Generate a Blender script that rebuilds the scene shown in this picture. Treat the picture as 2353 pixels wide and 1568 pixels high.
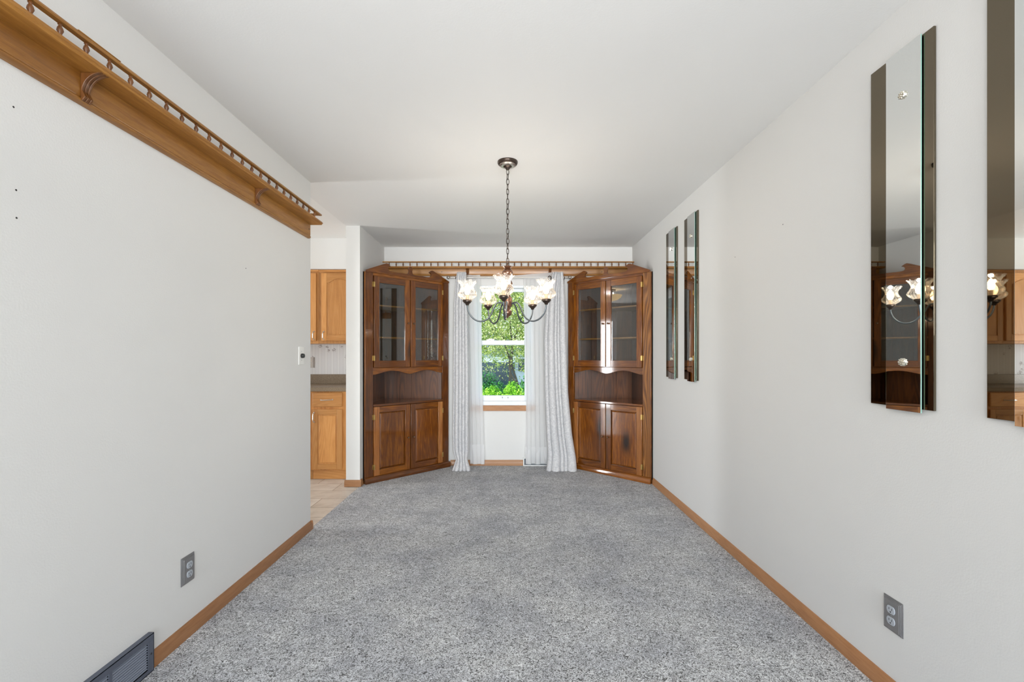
import bpy, bmesh, math, random
from mathutils import Vector, Matrix, noise
PI = math.pi
random.seed(7)
sc = bpy.context.scene
for o in list(bpy.data.objects): bpy.data.objects.remove(o)

# ------------------------------------------------------------------ camera, world, sun, large lights, exposure
CX, CY, F = 1171.0, 820.0, 1046.0            # vanishing point and focal length in pixels of the 2353 x 1568 frame
cam_d = bpy.data.cameras.new('camera'); cam = bpy.data.objects.new('camera', cam_d)
sc.collection.objects.link(cam); sc.camera = cam
cam.location = (0, 0, 1.215); cam.rotation_euler = (PI/2, 0, 0)
cam_d.sensor_fit = 'HORIZONTAL'; cam_d.sensor_width = 36; cam_d.lens = 36*F/2353
cam_d.shift_x = (1176.5-CX)/2353; cam_d.shift_y = (CY-784)/2353
cam_d.clip_start = 0.02; cam_d.clip_end = 200

w = bpy.data.worlds.new('world'); sc.world = w; w.use_nodes = True
wn = w.node_tree; wn.nodes.clear()
wo = wn.nodes.new('ShaderNodeOutputWorld'); wb = wn.nodes.new('ShaderNodeBackground'); ws = wn.nodes.new('ShaderNodeTexSky')
ws.sky_type = 'NISHITA'; ws.sun_disc = False; ws.sun_elevation = math.radians(48); ws.sun_rotation = math.radians(200)
wn.links.new(ws.outputs[0], wb.inputs[0]); wb.inputs[1].default_value = 0.34
wn.links.new(wb.outputs[0], wo.inputs[0])

def lamp(name, kind, loc, rot, power, col, size=None, size_y=None, radius=None, spread=None):
    d = bpy.data.lights.new(name, kind); o = bpy.data.objects.new(name, d); sc.collection.objects.link(o)
    o.location = loc; o.rotation_euler = rot; d.energy = power; d.color = col
    if kind == 'AREA':
        d.shape = 'RECTANGLE'; d.size = size; d.size_y = size_y or size
        if spread: d.spread = spread
    if radius is not None and kind in ('POINT', 'SUN', 'SPOT'):
        if kind == 'SUN': d.angle = radius
        else: d.shadow_soft_size = radius
    return o
lamp('sun', 'SUN', (0, 0, 10), (math.radians(42), 0, math.radians(-28)), 3.6, (1, .95, .86), radius=.02)
# living room picture window behind the camera, patio door of the kitchen, added fill lights out of view
lamp('living_room_window', 'AREA', (0.0, -3.3, 1.45), (PI/2, 0, 0), 14, (.90, .95, 1), 4.2, 1.9, spread=math.radians(90))
lamp('patio_door_daylight', 'AREA', (-4.86, 3.49, 1.03), (0, -PI/2, 0), 46, (.95, .975, 1), 2.0, .34)
lamp('ceiling_fill_light', 'AREA', (0.0, -0.7, 1.75), (PI, 0, 0), 40, (.99, .985, 1), 2.0, 2.4)  # added fill behind the camera, facing up to brighten the ceiling
for lx in (-1.38, .93): lamp('nook_fill_light', 'AREA', (lx, -3.2, 1.0), (math.radians(97), 0, 0), 20, (.94, .97, 1), .8, 1.9, spread=math.radians(70))  # added pair of unseen fills, beamed at the far nook and its ceiling
sc.view_settings.view_transform = 'Standard'; sc.view_settings.look = 'None'
sc.view_settings.gamma = 1; sc.view_settings.use_curve_mapping = False
sc.view_settings.exposure = 0.42

# ------------------------------------------------------------------ helpers
def S(*c):                                   # sRGB 0-255 -> linear
    return tuple((v/255/12.92 if v/255 <= .04045 else ((v/255+.055)/1.055)**2.4) for v in c) + (1,)
def newbm(): return bmesh.new()
def box(bm, x0, x1, y0, y1, z0, z1):
    v = [bm.verts.new(p) for p in ((x0,y0,z0),(x1,y0,z0),(x1,y1,z0),(x0,y1,z0),(x0,y0,z1),(x1,y0,z1),(x1,y1,z1),(x0,y1,z1))]
    for f in ((0,3,2,1),(4,5,6,7),(0,1,5,4),(1,2,6,5),(2,3,7,6),(3,0,4,7)): bm.faces.new([v[i] for i in f])
    return bm
def bx(*a): return box(newbm(), *a)
def prism(bm, pts, ax, a0, a1):
    def P(p, a): return {'x': (a, p[0], p[1]), 'y': (p[0], a, p[1]), 'z': (p[0], p[1], a)}[ax]
    A = [bm.verts.new(P(p, a0)) for p in pts]; Bv = [bm.verts.new(P(p, a1)) for p in pts]
    n = len(pts); bm.faces.new(A); bm.faces.new(Bv[::-1])
    for i in range(n): bm.faces.new((A[i], A[(i+1) % n], Bv[(i+1) % n], Bv[i]))
    return bm
def lathe(bm, prof, seg=24, M=None):
    rings = []
    for r, z in prof:
        rings.append([bm.verts.new((M or Matrix()) @ Vector((r*math.cos(2*PI*k/seg), r*math.sin(2*PI*k/seg), z))) for k in range(seg)])
    for a, b in zip(rings, rings[1:]):
        for k in range(seg): bm.faces.new((a[k], a[(k+1) % seg], b[(k+1) % seg], b[k]))
    bm.faces.new(rings[0][::-1]); bm.faces.new(rings[-1])
    return bm
def tube(bm, pts, r, seg=10, closed=False):
    pts = [Vector(p) for p in pts]; n = len(pts); rings = []; up = None
    for i, p in enumerate(pts):
        if closed: d = pts[(i+1) % n]-pts[i-1]
        else: d = pts[min(i+1, n-1)]-pts[max(i-1, 0)]
        d.normalize()
        if up is None:
            up = Vector((0, 0, 1)) if abs(d.z) < .9 else Vector((1, 0, 0))
        s = d.cross(up).normalized(); up = s.cross(d).normalized()
        rr = r[i] if isinstance(r, (list, tuple)) else r
        rings.append([bm.verts.new(p+(s*math.cos(2*PI*k/seg)+up*math.sin(2*PI*k/seg))*rr) for k in range(seg)])
    m = n if closed else n-1
    for i in range(m):
        a, b = rings[i], rings[(i+1) % n]
        for k in range(seg): bm.faces.new((a[k], a[(k+1) % seg], b[(k+1) % seg], b[k]))
    if not closed: bm.faces.new(rings[0][::-1]); bm.faces.new(rings[-1])
    return bm
def smoothpath(pts, n=6):
    P = [Vector(p) for p in pts]; P = [2*P[0]-P[1]]+P+[2*P[-1]-P[-2]]; out = []
    for i in range(1, len(P)-2):
        a, b, c, d = P[i-1:i+3]
        for k in range(n):
            t = k/n
            out.append(.5*((2*b)+(c-a)*t+(2*a-5*b+4*c-d)*t*t+(3*b-a-3*c+d)*t**3))
    out.append(P[-2]); return out
def obj(name, bm, mat, parent=None, bevel=0, smooth=True, loc=None, subs=False):
    bmesh.ops.recalc_face_normals(bm, faces=bm.faces)
    me = bpy.data.meshes.new(name); bm.to_mesh(me); bm.free()
    if mat: me.materials.append(mat)
    if smooth:
        for p in me.polygons: p.use_smooth = True
        me.set_sharp_from_angle(angle=math.radians(38))
    o = bpy.data.objects.new(name, me); sc.collection.objects.link(o)
    if parent: o.parent = parent
    if loc: o.location = loc
    if bevel:
        m = o.modifiers.new('bevel', 'BEVEL'); m.width = bevel; m.segments = 2; m.limit_method = 'ANGLE'; m.angle_limit = math.radians(40)
        m.harden_normals = False
    return o
def tag(o, label, cat, group=None):
    o['label'] = label; o['category'] = cat
    if group: o['group'] = group
    return o
def thing(name, label, cat, loc=(0, 0, 0), rz=0, group=None):
    o = bpy.data.objects.new(name, None); sc.collection.objects.link(o); o.empty_display_size = .1
    o.location = loc; o.rotation_euler = (0, 0, rz); return tag(o, label, cat, group)
def thing_part(name, par):
    o = bpy.data.objects.new(name, None); sc.collection.objects.link(o); o.parent = par; o.empty_display_size = .05; return o
def struct(name, bm, mat, parent=None, bevel=0):
    o = obj(name, bm, mat, parent, bevel)
    if not parent: o['kind'] = 'structure'
    return o
def dup_tree(root, loc=None, rz=None, label=None, group=None):
    def cp(o, par):
        c = o.copy(); sc.collection.objects.link(c); c.parent = par
        for k in [x for x in kids.get(o.name, [])]: cp(k, c)
        return c
    kids = {}
    for x in bpy.data.objects:
        if x.parent: kids.setdefault(x.parent.name, []).append(x)
    r = cp(root, None)
    if loc: r.location = loc
    if rz is not None: r.rotation_euler = (0, 0, rz)
    if label: r['label'] = label
    if group: r['group'] = group
    return r

# ------------------------------------------------------------------ materials
def mat(name):
    m = bpy.data.materials.new(name); m.use_nodes = True; nt = m.node_tree
    return m, nt, nt.nodes['Principled BSDF']
def N(nt, t, **kw):
    n = nt.nodes.new(t)
    for k, v in kw.items(): setattr(n, k, v)
    return n
def plain(name, col, rough=.5, metal=0, coat=0, spec=.5):
    m, nt, b = mat(name); b.inputs['Base Color'].default_value = col; b.inputs['Roughness'].default_value = rough
    b.inputs['Metallic'].default_value = metal; b.inputs['Coat Weight'].default_value = coat; b.inputs['Coat Roughness'].default_value = .08
    b.inputs['Specular IOR Level'].default_value = spec
    return m
def ramp(nt, stops):
    r = N(nt, 'ShaderNodeValToRGB'); e = r.color_ramp.elements
    while len(e) < len(stops): e.new(.5)
    for k, (p, c) in enumerate(stops): e[k].position = p; e[k].color = c
    return r
def plaster(name, col, scale=220, strength=.12, blot=.02):
    m, nt, b = mat(name); L = nt.links.new
    tc = N(nt, 'ShaderNodeTexCoord'); n = N(nt, 'ShaderNodeTexNoise'); n.inputs['Scale'].default_value = scale; n.inputs['Detail'].default_value = 3
    L(tc.outputs['Object'], n.inputs['Vector'])
    bp = N(nt, 'ShaderNodeBump'); bp.inputs['Strength'].default_value = strength; bp.inputs['Distance'].default_value = .002
    L(n.outputs['Fac'], bp.inputs['Height']); L(bp.outputs['Normal'], b.inputs['Normal'])
    n2 = N(nt, 'ShaderNodeTexNoise'); n2.inputs['Scale'].default_value = 1.1; L(tc.outputs['Object'], n2.inputs['Vector'])
    c2 = tuple(v*(1-blot) for v in col[:3])+(1,)
    r = ramp(nt, [(.35, c2), (.65, col)]); L(n2.outputs['Fac'], r.inputs[0]); L(r.outputs[0], b.inputs['Base Color'])
    b.inputs['Roughness'].default_value = .62; b.inputs['Specular IOR Level'].default_value = .3
    return m
def wood(name, dark, mid, light, axis='z', scale=1.0, rough=.35, coat=.5, knots=0, ringmix=.5, coatr=.12, bump=.05, vary=.16):
    m, nt, b = mat(name); L = nt.links.new
    tc = N(nt, 'ShaderNodeTexCoord'); oi = N(nt, 'ShaderNodeObjectInfo')
    mul = N(nt, 'ShaderNodeVectorMath', operation='SCALE'); mul.inputs[0].default_value = (7.3, 5.1, 9.7); L(oi.outputs['Random'], mul.inputs['Scale'])
    add = N(nt, 'ShaderNodeVectorMath', operation='ADD'); L(tc.outputs['Object'], add.inputs[0]); L(mul.outputs[0], add.inputs[1])
    mp = N(nt, 'ShaderNodeMapping'); s = {'x': (.09, 1, 1), 'y': (1, .09, 1), 'z': (1, 1, .09)}[axis]
    mp.inputs['Scale'].default_value = tuple(v*scale for v in s); L(add.outputs[0], mp.inputs['Vector'])
    n1 = N(nt, 'ShaderNodeTexNoise'); n1.inputs['Scale'].default_value = 95; n1.inputs['Detail'].default_value = 6; n1.inputs['Roughness'].default_value = .7
    L(mp.outputs[0], n1.inputs['Vector'])
    n2 = N(nt, 'ShaderNodeTexNoise'); n2.inputs['Scale'].default_value = 7; n2.inputs['Detail'].default_value = 2
    L(mp.outputs[0], n2.inputs['Vector'])
    # cathedral growth rings: contour lines of a smooth stretched noise field
    n2.inputs['Roughness'].default_value = .35
    wv = N(nt, 'ShaderNodeMath', operation='MULTIPLY'); wv.inputs[1].default_value = 110; L(n2.outputs['Fac'], wv.inputs[0])
    sn = N(nt, 'ShaderNodeMath', operation='SINE'); L(wv.outputs[0], sn.inputs[0])
    fr = N(nt, 'ShaderNodeMath', operation='MULTIPLY_ADD'); L(sn.outputs[0], fr.inputs[0]); fr.inputs[1].default_value = .22; fr.inputs[2].default_value = .5
    n3 = N(nt, 'ShaderNodeTexNoise'); n3.inputs['Scale'].default_value = 3.2; L(mp.outputs[0], n3.inputs['Vector'])
    mx = N(nt, 'ShaderNodeMix'); mx.inputs[0].default_value = ringmix; L(n1.outputs['Fac'], mx.inputs[2]); L(fr.outputs[0], mx.inputs[3])
    mx2 = N(nt, 'ShaderNodeMix'); mx2.inputs[0].default_value = .45; L(mx.outputs[0], mx2.inputs[2]); L(n3.outputs['Fac'], mx2.inputs[3])
    r = ramp(nt, [(.25, dark), (.47, mid), (.72, light)]); L(mx2.outputs[0], r.inputs[0])
    out = r.outputs[0]
    if knots:
        mp2 = N(nt, 'ShaderNodeMapping'); s2 = {'x': (.45, 1, 1), 'y': (1, .45, 1), 'z': (1, 1, .45)}[axis]; mp2.inputs['Scale'].default_value = s2
        L(add.outputs[0], mp2.inputs['Vector'])
        vo = N(nt, 'ShaderNodeTexVoronoi'); vo.inputs['Scale'].default_value = knots; L(mp2.outputs[0], vo.inputs['Vector'])
        rk = ramp(nt, [(.05, (0, 0, 0, 1)), (.16, (1, 1, 1, 1))]); L(vo.outputs['Distance'], rk.inputs[0])
        mk = N(nt, 'ShaderNodeMix', data_type='RGBA'); L(rk.outputs[0], mk.inputs[0]); mk.inputs[6].default_value = tuple(v*.5 for v in dark[:3])+(1,)
        L(out, mk.inputs[7]); out = mk.outputs[2]
    hv = N(nt, 'ShaderNodeHueSaturation'); vr = N(nt, 'ShaderNodeMapRange'); L(oi.outputs['Random'], vr.inputs[0]); vr.inputs[3].default_value = 1-vary; vr.inputs[4].default_value = 1+vary
    L(vr.outputs[0], hv.inputs['Value']); L(out, hv.inputs['Color']); L(hv.outputs[0], b.inputs['Base Color'])
    bp = N(nt, 'ShaderNodeBump'); bp.inputs['Strength'].default_value = bump; bp.inputs['Distance'].default_value = .003
    L(n1.outputs['Fac'], bp.inputs['Height']); L(bp.outputs['Normal'], b.inputs['Normal']); L(bp.outputs['Normal'], b.inputs['Coat Normal'])
    b.inputs['Roughness'].default_value = rough; b.inputs['Coat Weight'].default_value = coat; b.inputs['Coat Roughness'].default_value = coatr; b.inputs['Specular IOR Level'].default_value = .2 if coat > .8 else .4; b.inputs['Coat IOR'].default_value = 1.58 if coat > .8 else 1.5
    return m
def glass(name, tint=(1, 1, 1, 1), f0=.05, edge=.9, power=4):
    # thin pane: transparent with a Schlick-like mirror reflection
    m, nt, b = mat(name); nt.nodes.remove(b); L = nt.links.new; out = nt.nodes['Material Output']
    tr = N(nt, 'ShaderNodeBsdfTransparent'); tr.inputs[0].default_value = tint
    gl = N(nt, 'ShaderNodeBsdfGlossy'); gl.inputs['Roughness'].default_value = .01
    lw = N(nt, 'ShaderNodeLayerWeight'); lw.inputs[0].default_value = .5
    pw = N(nt, 'ShaderNodeMath', operation='POWER'); L(lw.outputs['Facing'], pw.inputs[0]); pw.inputs[1].default_value = power
    mr = N(nt, 'ShaderNodeMapRange'); mr.inputs[3].default_value = f0; mr.inputs[4].default_value = edge; L(pw.outputs[0], mr.inputs[0])
    mx = N(nt, 'ShaderNodeMixShader'); L(mr.outputs[0], mx.inputs[0]); L(tr.outputs[0], mx.inputs[1]); L(gl.outputs[0], mx.inputs[2])
    L(mx.outputs[0], out.inputs[0]); return m

M_wall = plaster('wall_paint', S(225, 225, 223), 170, .2); M_ceil = plaster('ceiling_paint', S(231, 231, 229), 140, .15)
M_kceil = plaster('kitchen_ceiling_paint', S(238, 238, 236), 160, .1)
CD = (S(44, 21, 3), S(100, 52, 6), S(168, 100, 18))
M_cabz = wood('stained_pine_vertical', *CD, axis='z', scale=1, ringmix=.26, coat=.9, rough=.34, knots=2.2, coatr=.06)
M_cabx = wood('stained_pine_horizontal', *CD, axis='x', scale=1, ringmix=.26, coat=.9, rough=.34, coatr=.06)
M_cabl = wood('stained_pine_light', S(92, 48, 18), S(150, 92, 42), S(196, 136, 72), axis='z', coat=.9, rough=.34, coatr=.06)
M_ring = wood('stained_pine_bold_rings', S(66, 34, 10), S(134, 82, 32), S(192, 136, 66), axis='z', coat=.9, rough=.34, ringmix=.8, coatr=.08)
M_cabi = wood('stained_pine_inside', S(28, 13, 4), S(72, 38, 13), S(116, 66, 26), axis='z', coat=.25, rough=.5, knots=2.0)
M_shelfx = wood('shelf_pine', S(98, 58, 18), S(148, 98, 38), S(190, 138, 66), axis='x', coat=.4, rough=.42, ringmix=.2, coatr=.2)
M_shelfz = wood('shelf_pine_turned', S(70, 38, 14), S(104, 62, 26), S(140, 90, 42), axis='z', coat=.4, rough=.42, ringmix=.2, coatr=.2)
M_oakz = wood('oak_vertical', S(156, 96, 42), S(196, 136, 72), S(214, 158, 96), axis='z', scale=1.2, coat=.3, rough=.45, ringmix=.4, coatr=.25)
M_oakx = wood('oak_horizontal', S(156, 96, 42), S(196, 136, 72), S(214, 158, 96), axis='x', scale=1.2, coat=.3, rough=.45, ringmix=.4, coatr=.25)
M_basex = wood('baseboard_oak', S(128, 84, 52), S(164, 116, 76), S(186, 140, 98), axis='x', scale=1.2, coat=.2, rough=.5, ringmix=.15)
M_brass = plain('brass', S(200, 170, 105), .3, 1)
M_nickel = plain('brushed_nickel', S(200, 195, 188), .3, 1)
M_bronze = plain('dark_bronze', S(70, 58, 50), .32, .8, .3)
M_arm = plain('pewter_arm', S(92, 98, 102), .35, .8)
M_copper = plain('copper_brown_bronze', S(104, 70, 50), .25, .55, .6)
M_vinyl = plain('white_vinyl', S(232, 236, 240), .35)
M_white = plain('white_plastic', S(235, 235, 232), .4)
M_black = plain('black_plastic', S(24, 24, 24), .35)
M_greyplate = plain('grey_plate', S(134, 133, 134), .35, .3)
M_recept = plain('receptacle_grey', S(176, 182, 190), .4)
M_vent = plain('vent_blue_grey_enamel', S(92, 98, 112), .4, .2)
M_louv = plain('vent_louvre_enamel', S(140, 148, 164), .35, .2)
M_dark = plain('dark_void', S(22, 22, 24), .8)
M_glass = glass('window_glass', (.97, .99, .98, 1), .004, .8, 5)
M_cabglass = glass('cabinet_glass', (.84, .86, .86, 1), .10, .95, 2.8)
M_mirror = plain('clear_mirror', (.86, .88, .87, 1), .012, 1)
M_smoke = plain('smoked_bronze_mirror', (.19, .16, .115, 1), .015, 1)
M_edge = plain('mirror_glass_edge', S(150, 190, 178), .15, .2)
M_crystal = plain('crystal_rosette', S(220, 215, 200), .12, .9)
M_steel = plain('steel_screw', S(170, 170, 170), .35, 1)

def carpet():
    m, nt, b = mat('grey_twist_carpet'); L = nt.links.new; tc = N(nt, 'ShaderNodeTexCoord')
    n1 = N(nt, 'ShaderNodeTexNoise'); n1.inputs['Scale'].default_value = 92; n1.inputs['Detail'].default_value = 3; n1.inputs['Roughness'].default_value = .7; n1.inputs['Distortion'].default_value = 2.2
    n2 = N(nt, 'ShaderNodeTexNoise'); n2.inputs['Scale'].default_value = 2.6; n2.inputs['Detail'].default_value = 5; n2.inputs['Roughness'].default_value = .6
    n3 = N(nt, 'ShaderNodeTexNoise'); n3.inputs['Scale'].default_value = 14; n3.inputs['Detail'].default_value = 3
    for n in (n1, n2, n3): L(tc.outputs['Object'], n.inputs['Vector'])
    r = ramp(nt, [(.375, S(50, 48, 44)), (.455, S(142, 141, 140)), (.53, S(232, 234, 236)), (.64, S(255, 255, 255))]); L(n1.outputs['Fac'], r.inputs[0])
    r2 = ramp(nt, [(.36, (.74, .75, .79, 1)), (.60, (1, 1, 1, 1))]); L(n2.outputs['Fac'], r2.inputs[0])
    r3 = ramp(nt, [(.35, (.86, .86, .86, 1)), (.6, (1, 1, 1, 1))]); L(n3.outputs['Fac'], r3.inputs[0])
    a = N(nt, 'ShaderNodeMix', data_type='RGBA', blend_type='MULTIPLY'); a.inputs[0].default_value = 1; L(r.outputs[0], a.inputs[6]); L(r2.outputs[0], a.inputs[7])
    c = N(nt, 'ShaderNodeMix', data_type='RGBA', blend_type='MULTIPLY'); c.inputs[0].default_value = 1; L(a.outputs[2], c.inputs[6]); L(r3.outputs[0], c.inputs[7])
    L(c.outputs[2], b.inputs['Base Color'])
    ad = N(nt, 'ShaderNodeMath', operation='MULTIPLY_ADD'); L(n3.outputs['Fac'], ad.inputs[0]); ad.inputs[1].default_value = .8; L(n1.outputs['Fac'], ad.inputs[2])
    bp = N(nt, 'ShaderNodeBump'); bp.inputs['Strength'].default_value = .9; bp.inputs['Distance'].default_value = .008
    L(ad.outputs[0], bp.inputs['Height']); L(bp.outputs['Normal'], b.inputs['Normal'])
    b.inputs['Roughness'].default_value = .95; b.inputs['Specular IOR Level'].default_value = .1
    b.inputs['Sheen Weight'].default_value = .25
    return m
M_carpet = carpet()
def tile():
    m, nt, b = mat('beige_stone_tile'); L = nt.links.new; tc = N(nt, 'ShaderNodeTexCoord')
    br = N(nt, 'ShaderNodeTexBrick'); br.inputs['Scale'].default_value = 1; br.inputs['Brick Width'].default_value = .46; br.inputs['Row Height'].default_value = .23
    br.inputs['Mortar Size'].default_value = .003; br.inputs['Color1'].default_value = S(226, 221, 213); br.inputs['Color2'].default_value = S(208, 200, 188); br.inputs['Mortar'].default_value = S(150, 136, 120)
    L(tc.outputs['Object'], br.inputs['Vector'])
    n = N(nt, 'ShaderNodeTexNoise'); n.inputs['Scale'].default_value = 9; n.inputs['Detail'].default_value = 6; L(tc.outputs['Object'], n.inputs['Vector'])
    r = ramp(nt, [(.35, (.84, .82, .8, 1)), (.6, (1, 1, 1, 1))]); L(n.outputs['Fac'], r.inputs[0])
    a = N(nt, 'ShaderNodeMix', data_type='RGBA', blend_type='MULTIPLY'); a.inputs[0].default_value = 1; L(br.outputs[0], a.inputs[6]); L(r.outputs[0], a.inputs[7])
    L(a.outputs[2], b.inputs['Base Color']); b.inputs['Roughness'].default_value = .35
    return m
M_tile = tile()
def stone():
    m, nt, b = mat('speckled_laminate_worktop'); L = nt.links.new; tc = N(nt, 'ShaderNodeTexCoord')
    n = N(nt, 'ShaderNodeTexNoise'); n.inputs['Scale'].default_value = 260; n.inputs['Detail'].default_value = 5; L(tc.outputs['Object'], n.inputs['Vector'])
    r = ramp(nt, [(.33, S(96, 80, 62)), (.5, S(126, 108, 86)), (.68, S(176, 162, 142))]); L(n.outputs['Fac'], r.inputs[0]); L(r.outputs[0], b.inputs['Base Color'])
    b.inputs['Roughness'].default_value = .3; return m
M_stone = stone()
def wallpaper():
    m, nt, b = mat('pale_striped_floral_wallpaper'); L = nt.links.new; tc = N(nt, 'ShaderNodeTexCoord')
    wv = N(nt, 'ShaderNodeTexWave', wave_type='BANDS', bands_direction='X'); wv.inputs['Scale'].default_value = 4.6; L(tc.outputs['Object'], wv.inputs['Vector'])
    r = ramp(nt, [(.0, S(238, 237, 236)), (.10, S(222, 221, 220)), (1, S(226, 225, 225))]); L(wv.outputs['Fac'], r.inputs[0])
    vo = N(nt, 'ShaderNodeTexVoronoi'); vo.inputs['Scale'].default_value = 10; L(tc.outputs['Object'], vo.inputs['Vector'])
    n = N(nt, 'ShaderNodeTexNoise'); n.inputs['Scale'].default_value = 70; n.inputs['Detail'].default_value = 3; L(tc.outputs['Object'], n.inputs['Vector'])
    m1 = N(nt, 'ShaderNodeMath', operation='LESS_THAN'); m1.inputs[1].default_value = .24; L(vo.outputs['Distance'], m1.inputs[0])
    m2 = N(nt, 'ShaderNodeMath', operation='GREATER_THAN'); m2.inputs[1].default_value = .5; L(n.outputs['Fac'], m2.inputs[0])
    m3 = N(nt, 'ShaderNodeMath', operation='MULTIPLY'); L(m1.outputs[0], m3.inputs[0]); L(m2.outputs[0], m3.inputs[1])
    mx = N(nt, 'ShaderNodeMix', data_type='RGBA'); L(m3.outputs[0], mx.inputs[0]); L(r.outputs[0], mx.inputs[6]); mx.inputs[7].default_value = S(176, 168, 166)
    L(mx.outputs[2], b.inputs['Base Color']); b.inputs['Roughness'].default_value = .6; return m
M_paper = wallpaper()
def fabric():
    m, nt, b = mat('grey_damask_drape'); L = nt.links.new; tc = N(nt, 'ShaderNodeTexCoord')
    n = N(nt, 'ShaderNodeTexNoise'); n.inputs['Scale'].default_value = 48; n.inputs['Detail'].default_value = 2; n.inputs['Distortion'].default_value = 1.5; L(tc.outputs['Object'], n.inputs['Vector'])
    r = ramp(nt, [(.38, S(198, 199, 202)), (.62, S(219, 219, 220))]); L(n.outputs['Fac'], r.inputs[0]); L(r.outputs[0], b.inputs['Base Color'])
    b.inputs['Roughness'].default_value = .8; b.inputs['Sheen Weight'].default_value = .2; return m
M_drape = fabric()
def sheer(name, op):
    m, nt, b = mat(name); nt.nodes.remove(b); L = nt.links.new; out = nt.nodes['Material Output']
    tr = N(nt, 'ShaderNodeBsdfTransparent'); di = N(nt, 'ShaderNodeBsdfDiffuse'); tl = N(nt, 'ShaderNodeBsdfTranslucent')
    di.inputs[0].default_value = (.97, .97, .97, 1); tl.inputs[0].default_value = (.95, .96, .97, 1)
    a = N(nt, 'ShaderNodeMixShader'); a.inputs[0].default_value = .5; L(di.outputs[0], a.inputs[1]); L(tl.outputs[0], a.inputs[2])
    c = N(nt, 'ShaderNodeMixShader'); c.inputs[0].default_value = op; L(tr.outputs[0], c.inputs[1]); L(a.outputs[0], c.inputs[2])
    L(c.outputs[0], out.inputs[0]); return m
M_sheer = sheer('white_voile', .80); M_hem = sheer('white_voile_hem', .85)
def emit(name, col, st):
    m, nt, b = mat(name); b.inputs['Base Color'].default_value = col; b.inputs['Emission Color'].default_value = col; b.inputs['Emission Strength'].default_value = st
    return m
M_bulb = emit('warm_bulb', S(255, 232, 200), 16); M_bowl = emit('frosted_bowl_lit', S(255, 222, 170), 1.8)

def shade_glass():
    m, nt, b = mat('swirl_ribbed_glass'); nt.nodes.remove(b); L = nt.links.new; out = nt.nodes['Material Output']
    tr = N(nt, 'ShaderNodeBsdfTransparent'); tr.inputs[0].default_value = (.97, .95, .92, 1)
    gl = N(nt, 'ShaderNodeBsdfGlossy'); gl.inputs['Roughness'].default_value = .05; gl.inputs[0].default_value = (.95, .93, .9, 1)
    tl = N(nt, 'ShaderNodeBsdfTranslucent'); tl.inputs[0].default_value = (.95, .92, .87, 1)
    lw = N(nt, 'ShaderNodeLayerWeight'); lw.inputs[0].default_value = .5
    pw = N(nt, 'ShaderNodeMath', operation='POWER'); L(lw.outputs['Facing'], pw.inputs[0]); pw.inputs[1].default_value = 1.2
    mr = N(nt, 'ShaderNodeMapRange'); mr.inputs[3].default_value = .08; mr.inputs[4].default_value = .95; L(pw.outputs[0], mr.inputs[0])
    a = N(nt, 'ShaderNodeMixShader'); a.inputs[0].default_value = .10; L(gl.outputs[0], a.inputs[1]); L(tl.outputs[0], a.inputs[2])
    c = N(nt, 'ShaderNodeMixShader'); L(mr.outputs[0], c.inputs[0]); L(tr.outputs[0], c.inputs[1]); L(a.outputs[0], c.inputs[2])
    L(c.outputs[0], out.inputs[0]); return m
M_shade = shade_glass()
def leafmat(name, a, b_, c_):
    m, nt, b = mat(name); L = nt.links.new; tc = N(nt, 'ShaderNodeTexCoord')
    n = N(nt, 'ShaderNodeTexNoise'); n.inputs['Scale'].default_value = 5; n.inputs['Detail'].default_value = 6; L(tc.outputs['Object'], n.inputs['Vector'])
    r = ramp(nt, [(.36, a), (.5, b_), (.62, c_)]); L(n.outputs['Fac'], r.inputs[0]); L(r.outputs[0], b.inputs['Base Color']); b.inputs['Roughness'].default_value = .6
    return m
M_hedge = leafmat('bright_green_leaves', S(70, 130, 30), S(130, 200, 40), S(180, 225, 80))
M_shrub = leafmat('dark_green_leaves', S(20, 70, 40), S(40, 110, 50), S(80, 150, 60))
M_willow = leafmat('pale_spring_leaves', S(84, 112, 36), S(168, 186, 86), S(228, 226, 172))
M_bark = wood('bark', S(30, 28, 26), S(60, 56, 52), S(95, 90, 84), axis='z', coat=0, rough=.9)
M_lawn = leafmat('lawn_grass', S(60, 110, 30), S(90, 150, 45), S(120, 175, 60))
M_siding = plain('pale_blue_siding', S(188, 200, 218), .7); M_roof = plain('slate_roof', S(110, 125, 150), .8); M_hw = plain('dark_house_window', S(52, 70, 90), .2)

# ------------------------------------------------------------------ the setting
XR, XL, YB, H = 1.37, -1.40, 5.085, 2.44
YE, YS = 3.20, 4.257                                # end of the near left wall, front of the return wall
WX0, WX1, WZ0, WZ1 = -.403, .262, .672, 2.010       # window opening
T = .13
bm = newbm(); box(bm, XL-.005, XR, -3.4, YB, -.12, 0); f = struct('floor', bm, M_carpet)
struct('floor', bx(-4.8, XL-.005, -3.4, YB, -.12, -.004), M_tile)
struct('ceiling', bx(XL-T, XR+T, -3.4, YB+.15, H, H+.1), M_ceil)
struct('ceiling', bx(-4.8, XL-T, -3.4, YB+.15, H, H+.1), M_kceil)
struct('wall_right', bx(XR, XR+T, -3.4, YB+.15, -.1, H), M_wall)
struct('wall_left', bx(XL-T, XL, -.9, YE, -.1, H), M_wall)
struct('wall_left', bx(XL-T, XL, YS, YB, -.1, H), M_wall)        # short return wall beside the cabinet
bm = newbm(); y0, y1 = YB, YB+.15
box(bm, -4.8, WX0, y0, y1, -.1, H); box(bm, WX1, XR+T, y0, y1, -.1, H); box(bm, WX0, WX1, y0, y1, -.1, WZ0); box(bm, WX0, WX1, y0, y1, WZ1, H)
struct('wall_back', bm, M_wall)
bm = newbm(); xa, xb = -4.93, -4.8                                 # kitchen side wall with the patio door opening
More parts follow.
